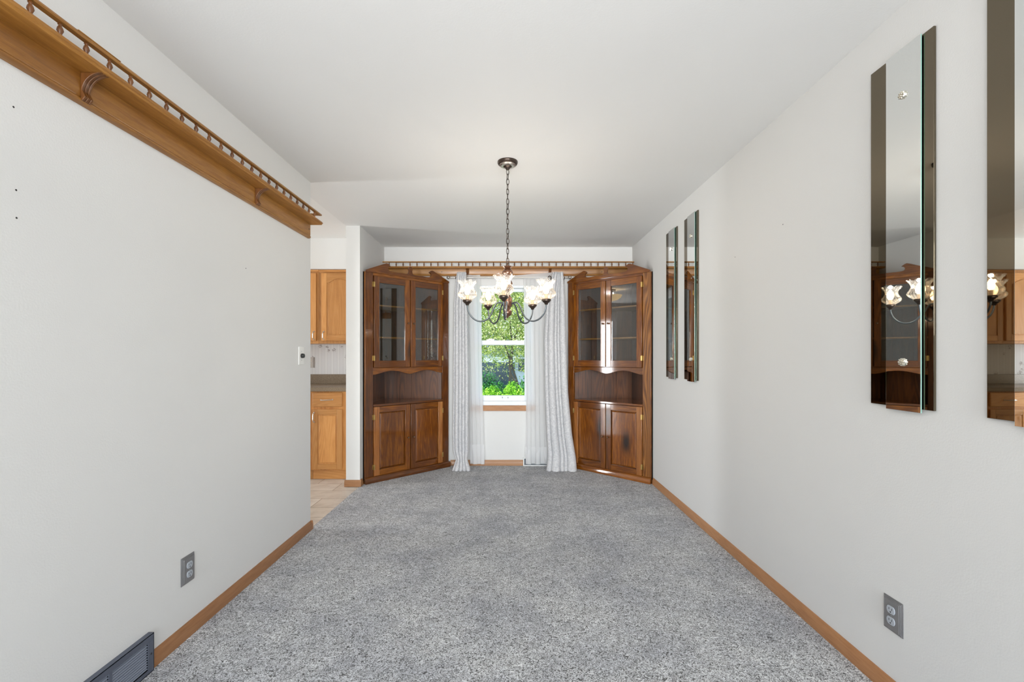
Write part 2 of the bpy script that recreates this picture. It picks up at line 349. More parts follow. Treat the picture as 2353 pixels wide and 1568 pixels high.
box(bm, xa, xb, -3.4, 3.24, -.1, H); box(bm, xa, xb, 3.74, YB+.15, -.1, H); box(bm, xa, xb, 3.24, 3.74, 2.10, H)
struct('wall_kitchen_left', bm, M_wall)
bm = newbm(); y0, y1 = -3.53, -3.4                                 # wall of the room behind, with its picture window
box(bm, -4.93, -2.1, y0, y1, -.1, H); box(bm, 2.1, 3.2, y0, y1, -.1, H) if False else None
box(bm, -2.1, XR+T, y0, y1, -.1, .5); box(bm, -2.1, XR+T, y0, y1, 2.4, H)
struct('wall_rear', bm, M_wall)
struct('wall_kitchen_near', bx(-4.8, XL-T, 1.9, 2.0, -.1, H), M_wall)
# baseboards
def bprof(h=.062, t=.014): return [(0, 0), (t, 0), (t, h*.62), (t*.55, h*.86), (t*.35, h), (0, h)]
def baseboard(name, p0, p1, out):
    # p0 -> p1 along the wall, out = direction away from the wall
    d = Vector(p1)-Vector(p0); ln = d.length; d.normalize(); o = Vector(out)
    M = Matrix((( d.x, o.x, 0, p0[0]), (d.y, o.y, 0, p0[1]), (0, 0, 1, 0), (0, 0, 0, 1)))
    bm = newbm(); prism(bm, bprof(), 'x', 0, ln); 
    ob = struct(name, bm, M_basex); ob.matrix_world = M
    return ob
baseboard('baseboard_right', (XR, -3.3), (XR, 4.33), (-1, 0))
baseboard('baseboard_left', (XL, 1.775), (XL, YE+.0), (1, 0))
baseboard('baseboard_left', (XL, -.9), (XL, .84), (1, 0))
baseboard('baseboard_left', (XL+.014, YE), (XL-T, YE), (0, 1))
baseboard('baseboard_return', (XL-T-.012, YS), (XL+.014, YS), (0, -1))
baseboard('baseboard_return', (XL, YS), (XL, 4.315), (1, 0))
baseboard('baseboard_back', (-.66, YB), (.150, YB), (0, -1))
baseboard('baseboard_back', (.445, YB), (.60, YB), (0, -1))

# window
wf = bpy.data.objects.new('window_1', None); sc.collection.objects.link(wf); wf.location = ((WX0+WX1)/2, YB, WZ0); wf['kind'] = 'structure'
def W(name, bm, m, bevel=.002, parent=None):
    bmesh.ops.translate(bm, verts=bm.verts, vec=(-(WX0+WX1)/2, -YB, -WZ0)); return obj(name, bm, m, parent or wf, bevel)
GX0, GX1 = -.318, .168
bm = newbm(); y0, y1 = YB-.004, YB+.13
box(bm, WX0, WX0+.045, y0, y1, WZ0, WZ1); box(bm, WX1-.045, WX1, y0, y1, WZ0, WZ1); box(bm, WX0+.045, WX1-.045, y0, y1, WZ1-.028, WZ1); box(bm, WX0+.045, WX1-.045, y0, y1, WZ0, WZ0+.045)
W('window_frame', bm, M_vinyl)
def sash(z0, z1, yy, rb, rt):
    bm = newbm(); a, b = WX0+.045, WX1-.045
    box(bm, a, GX0, yy, yy+.035, z0, z1); box(bm, GX1, b, yy, yy+.035, z0, z1); box(bm, GX0, GX1, yy, yy+.035, z0, z0+rb); box(bm, GX0, GX1, yy, yy+.035, z1-rt, z1)
    s = W('sash', bm, M_vinyl); W('pane', bx(GX0, GX1, yy+.015, yy+.019, z0+rb, z1-rt), M_glass, 0, s); return s
sash(1.345, WZ1-.028, YB+.070, .045, .034)
s2 = sash(WZ0+.045, 1.398, YB+.030, .062, .05)
bm = newbm(); box(bm, -.085, -.015, YB+.018, YB+.030, WZ0+.078, WZ0+.090); box(bm, -.085, -.077, YB+.018, YB+.030, WZ0+.068, WZ0+.09); box(bm, -.023, -.015, YB+.018, YB+.030, WZ0+.068, WZ0+.09)
W('sash_lift', bm, M_vinyl, .001, s2)
bm = newbm(); box(bm, -.26, -.17, YB+.02, YB+.045, 1.398, 1.409); box(bm, -.235, -.19, YB+.026, YB+.05, 1.409, 1.418)
W('sash_latch', bm, M_nickel, .002, s2)
struct('trim_1', bx(WX0-.03, WX1+.03, YB-.016, YB, WZ0-.062, WZ0-.002), M_basex, bevel=.002)
# patio door of the kitchen (seen only as reflections)
dr = bpy.data.objects.new('door_1', None); sc.collection.objects.link(dr); dr.location = (-4.8, 3.49, 0); dr['kind'] = 'structure'
bm = newbm()
for a, b in ((-.25, -.17), (.17, .25)): box(bm, -.08, -.03, a, b, 0, 2.10)
box(bm, -.08, -.03, -.17, .17, 2.03, 2.10); box(bm, -.08, -.03, -.17, .17, 0, .04)
obj('door_frame', bm, M_vinyl, dr, .002)

# ------------------------------------------------------------------ gallery shelves
def corbel(par, x, z):
    arc = [(.018+.064*(1-math.cos(t*PI/2))**1.0, z-.066*(1-math.sin(t*PI/2))) for t in [i/10 for i in range(11)]]
    pr = [(.018, z), (.018, z-.090), (.024, z-.090), (.034, z-.078), (.028, z-.066)]+[(p[0]+.004, p[1]) for p in arc[1:]]+[(.086, z)]
    pr2 = [(.018, z), (.018, z-.090), (.0225, z-.089), (.032, z-.078), (.026, z-.066)]+[(p[0]+.0015, p[1]) for p in arc[1:]]+[(.0835, z)]
    bm = newbm(); prism(bm, pr2, 'x', x-.0135, x+.0135)
    for a in (-.015, -.0035, .0085): prism(bm, pr, 'x', x+a, x+a+.0065)
    c = obj('corbel', bm, M_shelfz, par, .0012)
    return c
def gallery(label, loc, rz, length, spind, corbels, zb, h1, sh, ends):
    t = thing('gallery_shelf', label, 'shelf', loc, rz)
    z1 = zb+h1
    # backboard with a moulded lower edge
    obj('backboard', prism(newbm(), [(0, zb), (.012, zb), (.021, zb+.006), (.021, zb+.012), (.016, zb+.018), (.018, zb+.022), (.018, z1), (0, z1)], 'x', 0, length), M_shelfx, t)
    z2 = z1+sh
    obj('shelf_board', prism(newbm(), [(0, z1), (.092, z1), (.0955, z1+.003), (.0955, z1+.0045), (.098, z1+.006), (.098, z1+.0075), (.102, z1+.009), (.103, z1+.012), (.101, z2-.004), (.099, z2-.004), (.099, z2), (0, z2)], 'x', -.008 if ends else 0, length), M_shelfx, t)
    rz0 = z2+.043
    bm = newbm(); prism(bm, [(.076, rz0), (.094, rz0), (.097, rz0+.004), (.094, rz0+.011), (.076, rz0+.011), (.073, rz0+.004)], 'x', -.004 if ends else 0, length)
    if ends: box(bm, 0, .018, 0, .076, rz0, rz0+.011)
    obj('rail', bm, M_shelfx, t)
    pf = [(.0035, 0), (.0065, .002), (.0065, .005), (.0045, .008), (.0055, .012), (.0085, .019), (.0068, .027), (.0038, .033), (.0042, .035), (.0062, .037), (.0048, .040), (.0035, .043)]
    bm = lathe(newbm(), pf, 14); sp = obj('spindle', bm, M_shelfz, t); sp.location = (spind[0], .085, z2)
    for x in spind[1:]:
        c = sp.copy(); sc.collection.objects.link(c); c.parent = t; c.location = (x, .085, z2)
    for x in corbels: corbel(t, x, z1)
    bm = newbm()
    return t, z1
t1, z1 = gallery('long pine spindle rail shelf high on the near left wall', (XL, 3.158, 0), -PI/2, 2.6,
        [3.158-(1.249+.0826*k) for k in range(22, -9, -1)], [3.158-2.487, 3.158-1.480], 2.035, .096, .019, True)
bm = lathe(newbm(), [(.0045, 0), (.0045, .0015), (.001, .002)], 12, Matrix.Translation((.022, .018, 2.094)) @ Matrix.Rotation(-PI/2, 4, 'X'))
obj('screw_hole', bm, M_black, t1)
bm = newbm(); box(bm, 1.63, 1.78, .074, .096, 2.204, 2.2065); obj('rail_splice', bm, M_shelfx, t1, .0005)
bt, bz1 = gallery('pine spindle rail shelf on the back wall above the window', (1.366, YB, 0), PI, 2.76,
        [.014+.0764*k for k in range(36)], [1.366+.467, 1.366-.449], 2.113, .074, .019, False)
for sx in (.34, 2.12):
    bm = lathe(newbm(), [(.005, 0), (.005, .0015), (.001, .002)], 12, Matrix.Translation((sx, .018, 2.158)) @ Matrix.Rotation(-PI/2, 4, 'X'))
    obj('screw_hole', bm, M_black, bt)

# ------------------------------------------------------------------ corner cabinets
CW = .986
def rects(bm, x0, x1, z0, z1, s, rb, rt, y0, y1):
    box(bm, x0, x0+s, y0, y1, z0, z1); box(bm, x1-s, x1, y0, y1, z0, z1)
def tri(inset=0, front=.012):
    h = CW/2+.0156-inset*1.0; ap = CW/2+.0312-inset*1.414
    xf = h-(max(front-.0156, 0))
    return [(-xf+.0, front), (xf, front), (0, ap)] if front >= .0156 else [(-CW/2+inset, front), (CW/2-inset, front), (h, .0156), (0, ap), (-h, .0156)]
def hinge(par, x, z, side, m=M_brass, h=.046):
    bm = newbm()
    for d in (-1, 1):
        w0 = .013 if d == side else .011
        a, b = sorted((x+d*.0015, x+d*w0)); yb = -.0115 if d == side else -.0015
        box(bm, a, b, -.0130 if d == side else -.0035, -.011 if d == side else 0, z-h/2, z+h/2)
        for zz in (z-h/2-.001, z+h/2-.005): box(bm, a, b+0, -.0135 if d == side else -.004, -.0115 if d == side else 0, zz, zz+.006)
    tube(bm, [(x, -.0125, z-h/2-.003), (x, -.0125, z+h/2+.003)], .003, 8)
    return obj('hinge', bm, m, par, .0004)
def knob(par, x, z, m, r=.010):
    M = Matrix.Translation((x, -.0105, z)) @ Matrix.Rotation(PI/2, 4, 'X')
    return obj('knob', lathe(newbm(), [(r*.55, 0), (r*.45, .004), (r*.5, .008), (r*.95, .012), (r, .016), (r*.8, .020), (r*.3, .022)], 20, M), m, par)
M_knob = plain('antique_brass_knob', S(120, 92, 66), .16, .8, 1)
def corner_cabinet(label, loc, rz):
    t = thing('corner_cabinet', label, 'cabinet', loc, rz, None)
    h = CW/2; ap = h+.0312
    # back panels along the two walls, built of boards
    for s in (-1, 1):
        bm = newbm(); a = Vector((s*(h+.0156), .0156)); b = Vector((0, ap)); d = (b-a).normalized(); n = Vector((-d.y, d.x))*(1 if s < 0 else -1)*-1
        L_ = (b-a).length; k = 0; x = 0
        for wd in (.12, .14, .15, .13, .2):
            x1 = min(x+wd-.0015, L_); p = [a+d*x, a+d*x1, a+d*x1+n*.010, a+d*x+n*.010]
            prism(bm, [(q.x, q.y) for q in p], 'z', .02, 2.028); x += wd
            if x >= L_: break
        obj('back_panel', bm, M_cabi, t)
        bm = newbm(); e = .020*.7071
        prism(bm, [(s*h, .0), (s*(h+.0156), .0156), (s*(h+.0156)-s*.02, .0156+.02), (s*(h-.022), .019)], 'z', .0, 2.03)
        obj('side_return', bm, M_cabz, t)
    # face frame
    for xa, xb2 in ((-h, -.413), (.413, h)): obj('frame_stile', bx(xa, xb2, 0, .019, .05, 2.03), M_ring if (xa > 0 and rz < 0) else M_cabz, t, .0015)
    obj('frame_rail', bx(-.413, .413, 0, .019, 2.002, 2.03), M_cabx, t, .001)
    # scalloped apron under the upper doors
    pts = [(-.413, 1.105), (-.413, 1.040), (-.405, 1.040)]
    for i in range(1, 48):
        u = -.405+.81*i/48; a = abs(u)/.405
        z = 1.039+.036*((1-math.cos(2*PI*a))/2)**.75
        pts.append((u, z))
    pts += [(.405, 1.040), (.413, 1.040), (.413, 1.105)]
    bm = newbm(); prism(bm, pts, 'y', .001, .019); obj('scalloped_apron', bm, M_cabx, t, .0015)
    # shelves and floors
    def slab(name, z0, z1, fr, m, lip=0):
        hh = h+.004; A = ap-.016
        xf = A-fr if fr > .02 else .413
        p = [(-xf, fr), (xf, fr), (0, A)] if fr > .02 else [(-.413, -lip), (.413, -lip), (.413, .0195), (A-.0195, .0195), (0, A), (-(A-.0195), .0195), (-.413, .0195)]
        return obj(name, prism(newbm(), p, 'z', z0, z1), m, t, .002)
    slab('counter_shelf', .731, .752, 0, M_cabx, .012)
    slab('shelf', 1.105, 1.120, .021, M_cabx); slab('shelf', 1.398, 1.414, .07, M_shelfx); slab('shelf', 1.716, 1.732, .07, M_shelfx)
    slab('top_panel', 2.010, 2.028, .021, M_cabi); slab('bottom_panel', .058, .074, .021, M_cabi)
    # pediment
    pr = [(0, 2.026), (0, 2.045), (.205, 2.132), (.222, 2.137), (.236, 2.133), (.252, 2.121), (.262, 2.112)]
    for k in range(9):
        an = PI/2-(-0.2)-k/8*(PI+.2)
        pr.append((.262-.024*math.cos(an-PI/2+0)*1 if False else .262-.026*math.sin(PI*k/8)*1.0, 2.109-.023*(1-math.cos(PI*k/8))))
    pr += [(.290, 2.060), (.445, 2.060), (.462, 2.064), (.470, 2.074), (.4735, 2.088)]
    fin = [(.493+.0235*math.cos(math.radians(a)), 2.113+.026*math.sin(math.radians(a))) for a in range(215, 89, -18)]
    left = [(u-h, z) for u, z in pr+fin]
    right = [(-u, z) for u, z in reversed(left)]
    pts = left+[p for p in right if abs(p[0]) > .0005 or True]
    cl = []
    for p in pts:
        if not cl or (abs(cl[-1][0]-p[0])+abs(cl[-1][1]-p[1])) > 1e-4: cl.append(p)
    bm = newbm(); prism(bm, cl, 'y', -.014, .004); obj('scrolled_pediment', bm, M_cabx, t, .0012)
    # base moulding
    p0 = [(-.028, 0), (-.028, .040), (-.020, .052), (-.006, .060), (.0, .060), (.0, 0)]
    bm = newbm(); prism(bm, p0, 'x', -h-.010, h+.010); obj('base_moulding', bm, M_cabx, t, .001)
    # doors
    for s in (-1, 1):
        x0, x1 = (-.409, -.004) if s < 0 else (.004, .409); st = .058
        y0, y1 = -.011, .010
        d = thing_part('glazed_door', t)
        for xa, xb2 in ((x0, x0+st), (x1-st, x1)): obj('door_stile', bx(xa, xb2, y0, y1, 1.110, 1.999), M_cabz, d, .002)
        for za, zb2 in ((1.110, 1.176), (1.937, 1.999)): obj('door_rail', bx(x0+st, x1-st, y0+.001, y1, za, zb2), M_cabx, d, .0015)
        obj('glass_pane', bx(x0+st, x1-st, -.001, .002, 1.176, 1.937), M_cabglass, d)
        knob(d, s*.032, 1.556, M_knob)
        for z in (1.915, 1.200): hinge(d, s*.411, z, -s)
        d = thing_part('cupboard_door', t)
        for k_, (xa, xb2) in enumerate(((x0, x0+st), (x1-st, x1))): obj('door_stile', bx(xa, xb2, y0, y1, .060, .727), M_cabl if (s > 0) == (k_ == 1) else M_cabz, d, .002)
        for za, zb2 in ((.060, .114), (.670, .727)): obj('door_rail', bx(x0+st, x1-st, y0+.001, y1, za, zb2), M_cabx, d, .0015)
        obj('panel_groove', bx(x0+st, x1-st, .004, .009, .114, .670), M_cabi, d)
        a, b, c, e = x0+st+.005, x1-st-.005, .119, .665
        bm = newbm(); k = .013; yo, yi = .000, -.009
        V = [bm.verts.new(p) for p in ((a, yo, c), (b, yo, c), (b, yo, e), (a, yo, e), (a+k, yi, c+k), (b-k, yi, c+k), (b-k, yi, e-k), (a+k, yi, e-k), (a, .0045, c), (b, .0045, c), (b, .0045, e), (a, .0045, e))]
        for f in ((0, 1, 5, 4), (1, 2, 6, 5), (2, 3, 7, 6), (3, 0, 4, 7), (4, 5, 6, 7), (8, 9, 1, 0), (9, 10, 2, 1), (10, 11, 3, 2), (11, 8, 0, 3), (11, 10, 9, 8)): bm.faces.new([V[i] for i in f])
        obj('raised_panel', bm, M_cabz, d, .0, smooth=False)
        knob(d, s*.032, .388, M_knob)
        for z in (.628, .146): hinge(d, s*.411, z, -s, M_brass if s*1 else M_bronze)
    return t
corner_cabinet('dark stained glazed corner cabinet at the right wall, right of the window', (.9965, 4.6985, 0), -PI/4)
corner_cabinet('dark stained glazed corner cabinet at the left, next to the kitchen opening', (-1.0264, 4.6886, 0), PI/4)

# ------------------------------------------------------------------ curtains and rod
def px(x, y, Y):                              # photo pixel at distance Y -> world
    return ((x-CX)*Y/F, Y, 1.215+(CY-y)*Y/F)
rod = thing('curtain_rod', 'brushed nickel curtain rod with round finials above the window', 'curtain rod', (0, 4.985, 2.083))
ry = 0
obj('rod_tube', tube(newbm(), [(-.642, 0, 0), (-.37, 0, 0)], .008, 14), M_nickel, rod)
obj('rod_tube', tube(newbm(), [(-.38, 0, 0), (.632, 0, 0)], .0062, 14), M_nickel, rod)
for s, x in ((-1, -.640), (1, .630)):
    M = Matrix.Translation((x, 0, 0)) @ Matrix.Rotation(s*PI/2, 4, 'Y')
    obj('finial', lathe(newbm(), [(.008, 0), (.010, .002), (.006, .006), (.007, .012), (.016, .018), (.021, .026), (.021, .032), (.012, .044), (.003, .048)], 22, M), M_nickel, rod)
for x in (-.588, .600):
    bm = newbm(); tube(bm, [(x, .097, -.030), (x, .05, -.022), (x, .012, -.012), (x, 0, -.010)], .0045, 8)
    box(bm, x-.009, x+.009, .092, .0995, -.055, -.005); box(bm, x-.006, x+.006, -.011, .011, -.014, -.008); box(bm, x-.006, x+.006, -.013, -.009, -.014, .006)
    obj('bracket', bm, M_bronze, rod, .001)
def interp(tab, v):
    for (a, A), (b, Bv) in zip(tab, tab[1:]):
        if v <= b or (b, Bv) == tab[-1]:
            k = 0 if b == a else max(0, min(1, (v-a)/(b-a))); k2 = k
            return tuple(p+(q-p)*k2 for p, q in zip(A, Bv))
def cloth(name, label, cat, tab, folds, amp, y0, m, bulge, seed, parent=None, nz=90, nu=110, group=None, phase=0, omega=.25, crease=None):
    """tab: (photo y, (left px, right px)) from top to bottom"""
    bm = newbm(); rows = []; ytop, ybot = tab[0][0], tab[-1][0]
    for i in range(nz+1):
        py = ytop+(ybot-ytop)*i/nz; l, r = interp(tab, py); tz = i/nz
        Y = y0-bulge(tz); row = []
        for j in range(nu+1):
            s = j/nu; sw = s+.018*math.sin(7*s+seed)+.012*math.sin(3*tz+9*s+seed)
            ph = 2*PI*folds*sw+phase+.5*math.sin(2.2*tz+seed+2*s)
            a = amp*(.75+.35*math.sin(5*s+seed))*(.7+.5*min(1, tz*1.6))
            x = l+(r-l)*s+omega*(r-l)/folds*math.sin(2*ph)*.28*min(1, .4+tz)
            X, _, Z = px(x, py, Y)
            yy = a*math.cos(ph)*.5
            if crease:
                sc_ = s+.006*math.sin(3.1*tz*2+seed)
                k_ = max(i2 for i2 in range(len(crease)-1) if crease[i2] <= max(0, min(.9999, sc_)))
                c0, c1 = crease[k_], crease[k_+1]; u_ = max(0, min(1, (sc_-c0)/(c1-c0)))
                yy = -amp*(.25+1.1*(c1-c0))*math.sin(PI*u_)**.34+amp*.35
            row.append(bm.verts.new((X, Y+yy+.002*noise.noise(Vector((X*30, Z*6, seed))), Z)))
        rows.append(row)
    for a, b in zip(rows, rows[1:]):
        for j in range(nu): bm.faces.new((a[j], a[j+1], b[j+1], b[j]))
    o = obj(name, bm, m, parent)
    if not parent: tag(o, label, cat, group)
    return o
def dbulge(t): return .0+ (.10*max(0, (t-.9)/.1)**1.5)
zf = 0
dl = cloth('drape', 'grey damask drape hanging left of the window, gathered at its foot', 'curtain',
    [(626, (1050, 1071)), (650, (1047, 1072)), (700, (1043, 1074)), (850, (1041, 1076)), (1000, (1040, 1076)), (1040, (1041, 1076)), (1056, (1048, 1073)), (1083, (1038, 1081))], 4, .105, 4.925, M_drape, dbulge, 1.3, omega=.0, crease=[0, .12, .38, .58, .78, 1], nu=260)
dr_ = cloth('drape', 'grey damask drape hanging right of the window, flaring at its foot', 'curtain',
    [(626, (1270, 1294)), (650, (1264, 1296)), (700, (1255, 1299)), (780, (1251, 1301)), (900, (1253, 1306)), (1000, (1257, 1315)), (1050, (1260, 1323)), (1084, (1256, 1326))], 5, .115, 4.925, M_drape, dbulge, 4.1, omega=.0, crease=[0, .16, .44, .58, .70, 1], nu=280)
for d in (dl, dr_):
    m = d.modifiers.new('thickness', 'SOLIDIFY'); m.thickness = .0018
M = Matrix.Translation(px(1263, 639, 4.925-.03)) @ Matrix.Rotation(PI/2, 4, 'X') @ Matrix.Rotation(.5, 4, 'Y')
bm = newbm(); tube(bm, [M @ Vector((.020*math.cos(2*PI*k/28), .020*math.sin(2*PI*k/28), 0)) for k in range(28)], .005, 8, closed=True)
obj('grommet', bm, M_bronze, dr_)
sl = cloth('sheer_curtain', 'white sheer curtain panel at the left side of the window', 'curtain',
    [(632, (1071, 1103)), (700, (1073, 1104)), (900, (1077, 1108)), (1067, (1081, 1113))], 1.7, .026, 5.03, M_sheer, lambda t: 0, 2.2, omega=.25)
sr = cloth('sheer_curtain', 'white sheer curtain panel at the right side of the window', 'curtain',
    [(632, (1204, 1259)), (700, (1204, 1256)), (900, (1208, 1256)), (1067, (1207, 1259))], 2.6, .026, 5.03, M_sheer, lambda t: 0, 5.7, omega=.25)
cloth('hem', '', '', [(1022, (1079.8, 1112)), (1066, (1081, 1113))], 1.7, .026, 5.026, M_hem, lambda t: 0, 2.2, parent=sl, omega=.25, nz=8)
cloth('hem', '', '', [(1028, (1207, 1259)), (1066, (1207, 1259))], 2.6, .026, 5.026, M_hem, lambda t: 0, 5.7, parent=sr, omega=.25, nz=8)
bm = newbm(); A = [px(1177, 633.5, 5.0), px(1271, 626, 5.0), px(1271, 642, 5.0), px(1177, 640, 5.0)]   # its pulled out heading over the rod
g = [[None]*9 for _ in range(3)]
for i in range(3):
    for j in range(9):
        a = Vector(A[0]).lerp(Vector(A[1]), j/8); b = Vector(A[3]).lerp(Vector(A[2]), j/8); p = a.lerp(b, i/2); p.y += .004*math.sin(j*1.1)+(.004 if i == 1 else 0); g[i][j] = bm.verts.new(p)
for i in range(2):
    for j in range(8): bm.faces.new((g[i][j], g[i][j+1], g[i+1][j+1], g[i+1][j]))
obj('curtain_heading', bm, M_hem, sr)

# ------------------------------------------------------------------ chandelier
HX, HY = -.0125, 2.86
ch = thing('chandelier', 'five arm bronze chandelier with lit swirled glass tulip shades', 'chandelier', (HX, HY, 1.44))
zo = 1.44
def CH(name, bm, m, parent=None, bevel=0):
    bmesh.ops.translate(bm, verts=bm.verts, vec=(0, 0, -zo)); return obj(name, bm, m, parent or ch, bevel)
CH('canopy', lathe(newbm(), [(.0635, 2.44), (.0635, 2.432), (.060, 2.424), (.052, 2.418)], 40), M_bronze)
CH('canopy_plate', lathe(newbm(), [(.0525, 2.424), (.052, 2.4165), (.044, 2.412), (.026, 2.410)], 40), M_nickel)
CH('canopy_hub', lathe(newbm(), [(.027, 2.414), (.026, 2.407), (.016, 2.402), (.013, 2.394), (.006, 2.388)], 24), M_bronze)
zt, zb_ = 2.392, 1.800; n = 19; pitch = (zt-zb_)/n
for i in range(n):
    zc = zt-pitch*(i+.5); hl = pitch*.5+.0035; wd = .0085; ang = (PI/2 if i % 2 else 0)+.35+.25*math.sin(i*2.1)
    pts = []
    for k in range(20):
        a = 2*PI*k/20; x = wd*math.cos(a); z = hl*math.sin(a)
        x = wd*math.copysign(abs(math.cos(a))**.75, math.cos(a))
        pts.append((x*math.cos(ang), x*math.sin(ang), zc+z))
    CH('chain_link', tube(newbm(), pts, .0019, 7, closed=True), M_bronze)
bm = newbm(); tube(bm, [(.003*math.sin(i*1.3), .003*math.cos(i*1.7), zt-.0+(zb_-zt)*i/30) for i in range(31)], .0012, 6)
CH('wire', bm, M_black)
CH('loop', tube(newbm(), [(.009*math.cos(2*PI*k/20), 0, 1.797+.011*math.sin(2*PI*k/20)) for k in range(20)], .0024, 8, closed=True), M_bronze)
CH('column_cap', lathe(newbm(), [(.004, 1.790), (.010, 1.788), (.028, 1.783), (.030, 1.779), (.022, 1.774), (.014, 1.771), (.020, 1.768), (.024, 1.766), (.016, 1.762)], 32), M_copper)
CH('column', lathe(newbm(), [(.014, 1.764), (.024, 1.760), (.032, 1.750), (.0335, 1.740), (.029, 1.728), (.018, 1.716), (.012, 1.708), (.016, 1.702), (.026, 1.690), (.031, 1.676), (.030, 1.660), (.022, 1.640),
    (.014, 1.622), (.012, 1.606), (.018, 1.600), (.020, 1.592), (.024, 1.588), (.028, 1.584), (.029, 1.560), (.028, 1.535), (.024, 1.528), (.018, 1.522), (.016, 1.514), (.024, 1.508), (.027, 1.500), (.0275, 1.490), (.024, 1.478), (.014, 1.470), (.007, 1.466), (.006, 1.460), (.003, 1.457)], 36), M_copper)
path = [(.026, 1.546), (.045, 1.553), (.068, 1.549), (.088, 1.520), (.105, 1.480), (.130, 1.448), (.166, 1.434), (.205, 1.443), (.236, 1.472), (.251, 1.508), (.2545, 1.536)]
R0 = .2545
sprof = [(.0, .0262), (.004, .030), (.012, .042), (.022, .0525), (.032, .0565), (.042, .0550), (.056, .0465), (.070, .0395), (.080, .0380), (.090, .0400), (.102, .0465), (.112, .0530), (.118, .0555)]
def sr_(z):
    for (a, A), (b, B_) in zip(sprof, sprof[1:]):
        if z <= b: k = (z-a)/(b-a); return A+(B_-A)*k
    return sprof[-1][1]
for q in range(5):
    an = math.radians(-90-4.8+72*q); c, s = math.cos(an), math.sin(an)
    pts = [(r*c, r*s, z) for r, z in path]
    arm = CH('arm', tube(newbm(), smoothpath(pts, 6), .0052, 12), M_arm)
    X, Y = R0*c, R0*s; T_ = Matrix.Translation((X, Y, 0))
    CH('candle_cup', lathe(newbm(), [(.008, 1.530), (.010, 1.534), (.013, 1.541), (.021, 1.546), (.023, 1.551), (.028, 1.553), (.029, 1.560), (.0275, 1.564), (.012, 1.566)], 28, T_), M_bronze, arm)
    CH('socket', lathe(newbm(), [(.010, 1.564), (.010, 1.590), (.012, 1.592), (.011, 1.596)], 20, T_), plain('ivory_socket', S(226, 196, 160), .5) if q == 0 else bpy.data.materials['ivory_socket'], arm)
    CH('bulb', lathe(newbm(), [(.008, 1.596), (.012, 1.602), (.0175, 1.615), (.0185, 1.626), (.015, 1.642), (.008, 1.656), (.002, 1.664)], 20, T_), M_bulb, arm)
    # ruffled, swirl ribbed shade
    bm = newbm(); seg, nz = 168, 30; rings = []
    for i in range(nz+1):
        z = .118*i/nz; r = sr_(z); tt = z/.118; row = []
        for k in range(seg):
            a = 2*PI*k/seg; rib = 1+.050*math.cos(21*(a+1.5*tt-.4*math.sin(3*tt)))*min(1, tt/.08)
            ruf = max(0, (tt-.8)/.2); rr = r*rib*(1+.10*ruf*math.cos(8*a+q)); zz = 1.563+z+.005*ruf*math.sin(8*a+q)
            row.append(bm.verts.new((X+rr*math.cos(a), Y+rr*math.sin(a), zz)))
        rings.append(row)
    for a_, b_ in zip(rings, rings[1:]):
        for k in range(seg): bm.faces.new((a_[k], a_[(k+1) % seg], b_[(k+1) % seg], b_[k]))
    CH('glass_shade', bm, M_shade, arm)
    lamp('chandelier_bulb_light', 'POINT', (HX+X, HY+Y, 1.680), (0, 0, 0), 1.5, (1, .92, .83), radius=.010)

# ------------------------------------------------------------------ mirrors
def rosette(par, y, z, x):
    M = Matrix.Translation((x, y, z)) @ Matrix.Rotation(-PI/2, 4, 'Y')
    bm = lathe(newbm(), [(.013, 0), (.0135, .002), (.011, .006), (.004, .008)], 24, M)
    for k in range(8):
        a = 2*PI*k/8; bmesh.ops.create_icosphere(bm, subdivisions=1, radius=.0042, matrix=M @ Matrix.Translation((.0098*math.cos(a), .0098*math.sin(a), .005)))
    for k in range(4):
        a = 2*PI*k/4+.4; bmesh.ops.create_icosphere(bm, subdivisions=1, radius=.0035, matrix=M @ Matrix.Translation((.0045*math.cos(a), .0045*math.sin(a), .008)))
    return obj('rosette', bm, M_crystal, par, smooth=False)
def strip_panel(name, y0, y1, z0, z1, x, th, m, par):
    # bevelled glass strip; front faces the room (-x)
    bm = newbm(); k = .004
    o = obj(name, box(bm, x, x+th, y0, y1, z0, z1), m, par, .0012)
    o.data.materials.append(M_edge)
    for p in o.data.polygons:
        if abs(p.normal.y) > .5 and m is M_mirror: p.material_index = 1
    return o
labels = ['narrow mirror triptych on the right wall, cut off by the photo edge, nearest', 'tall smoked edge strip mirror left of the nearest one, reflecting the chandelier',
          'tall smoked edge strip mirror far along the right wall, second from the cabinet', 'tall smoked edge strip mirror closest to the right corner cabinet']
for lb, yc in zip(labels, (1.171, 1.588, 3.42, 3.83)):
    t = thing('strip_mirror', lb, 'mirror', (XR, yc, 1.028), 0, 'strip mirrors on the right wall')
    w2 = .1275
    # local coordinates relative to the wall point
    strip_panel('smoked_strip', .0520, w2, .012, 1.250, -.009, .008, M_smoke, t)
    strip_panel('smoked_strip', -w2, -.0520-.012, .012, 1.250, -.009, .008, M_smoke, t)
    strip_panel('mirror_strip', -.089+.0+.0195-.0195, .0500, 0, 1.252, -.0165, .005, M_mirror, t)
    for z in (.1, 1.1): obj('standoff', bx(-.0115, -.0, -.050, .035, z, z+.04), M_black, t)
    for z in (.168, 1.088): rosette(t, -.021, z, -.0165)

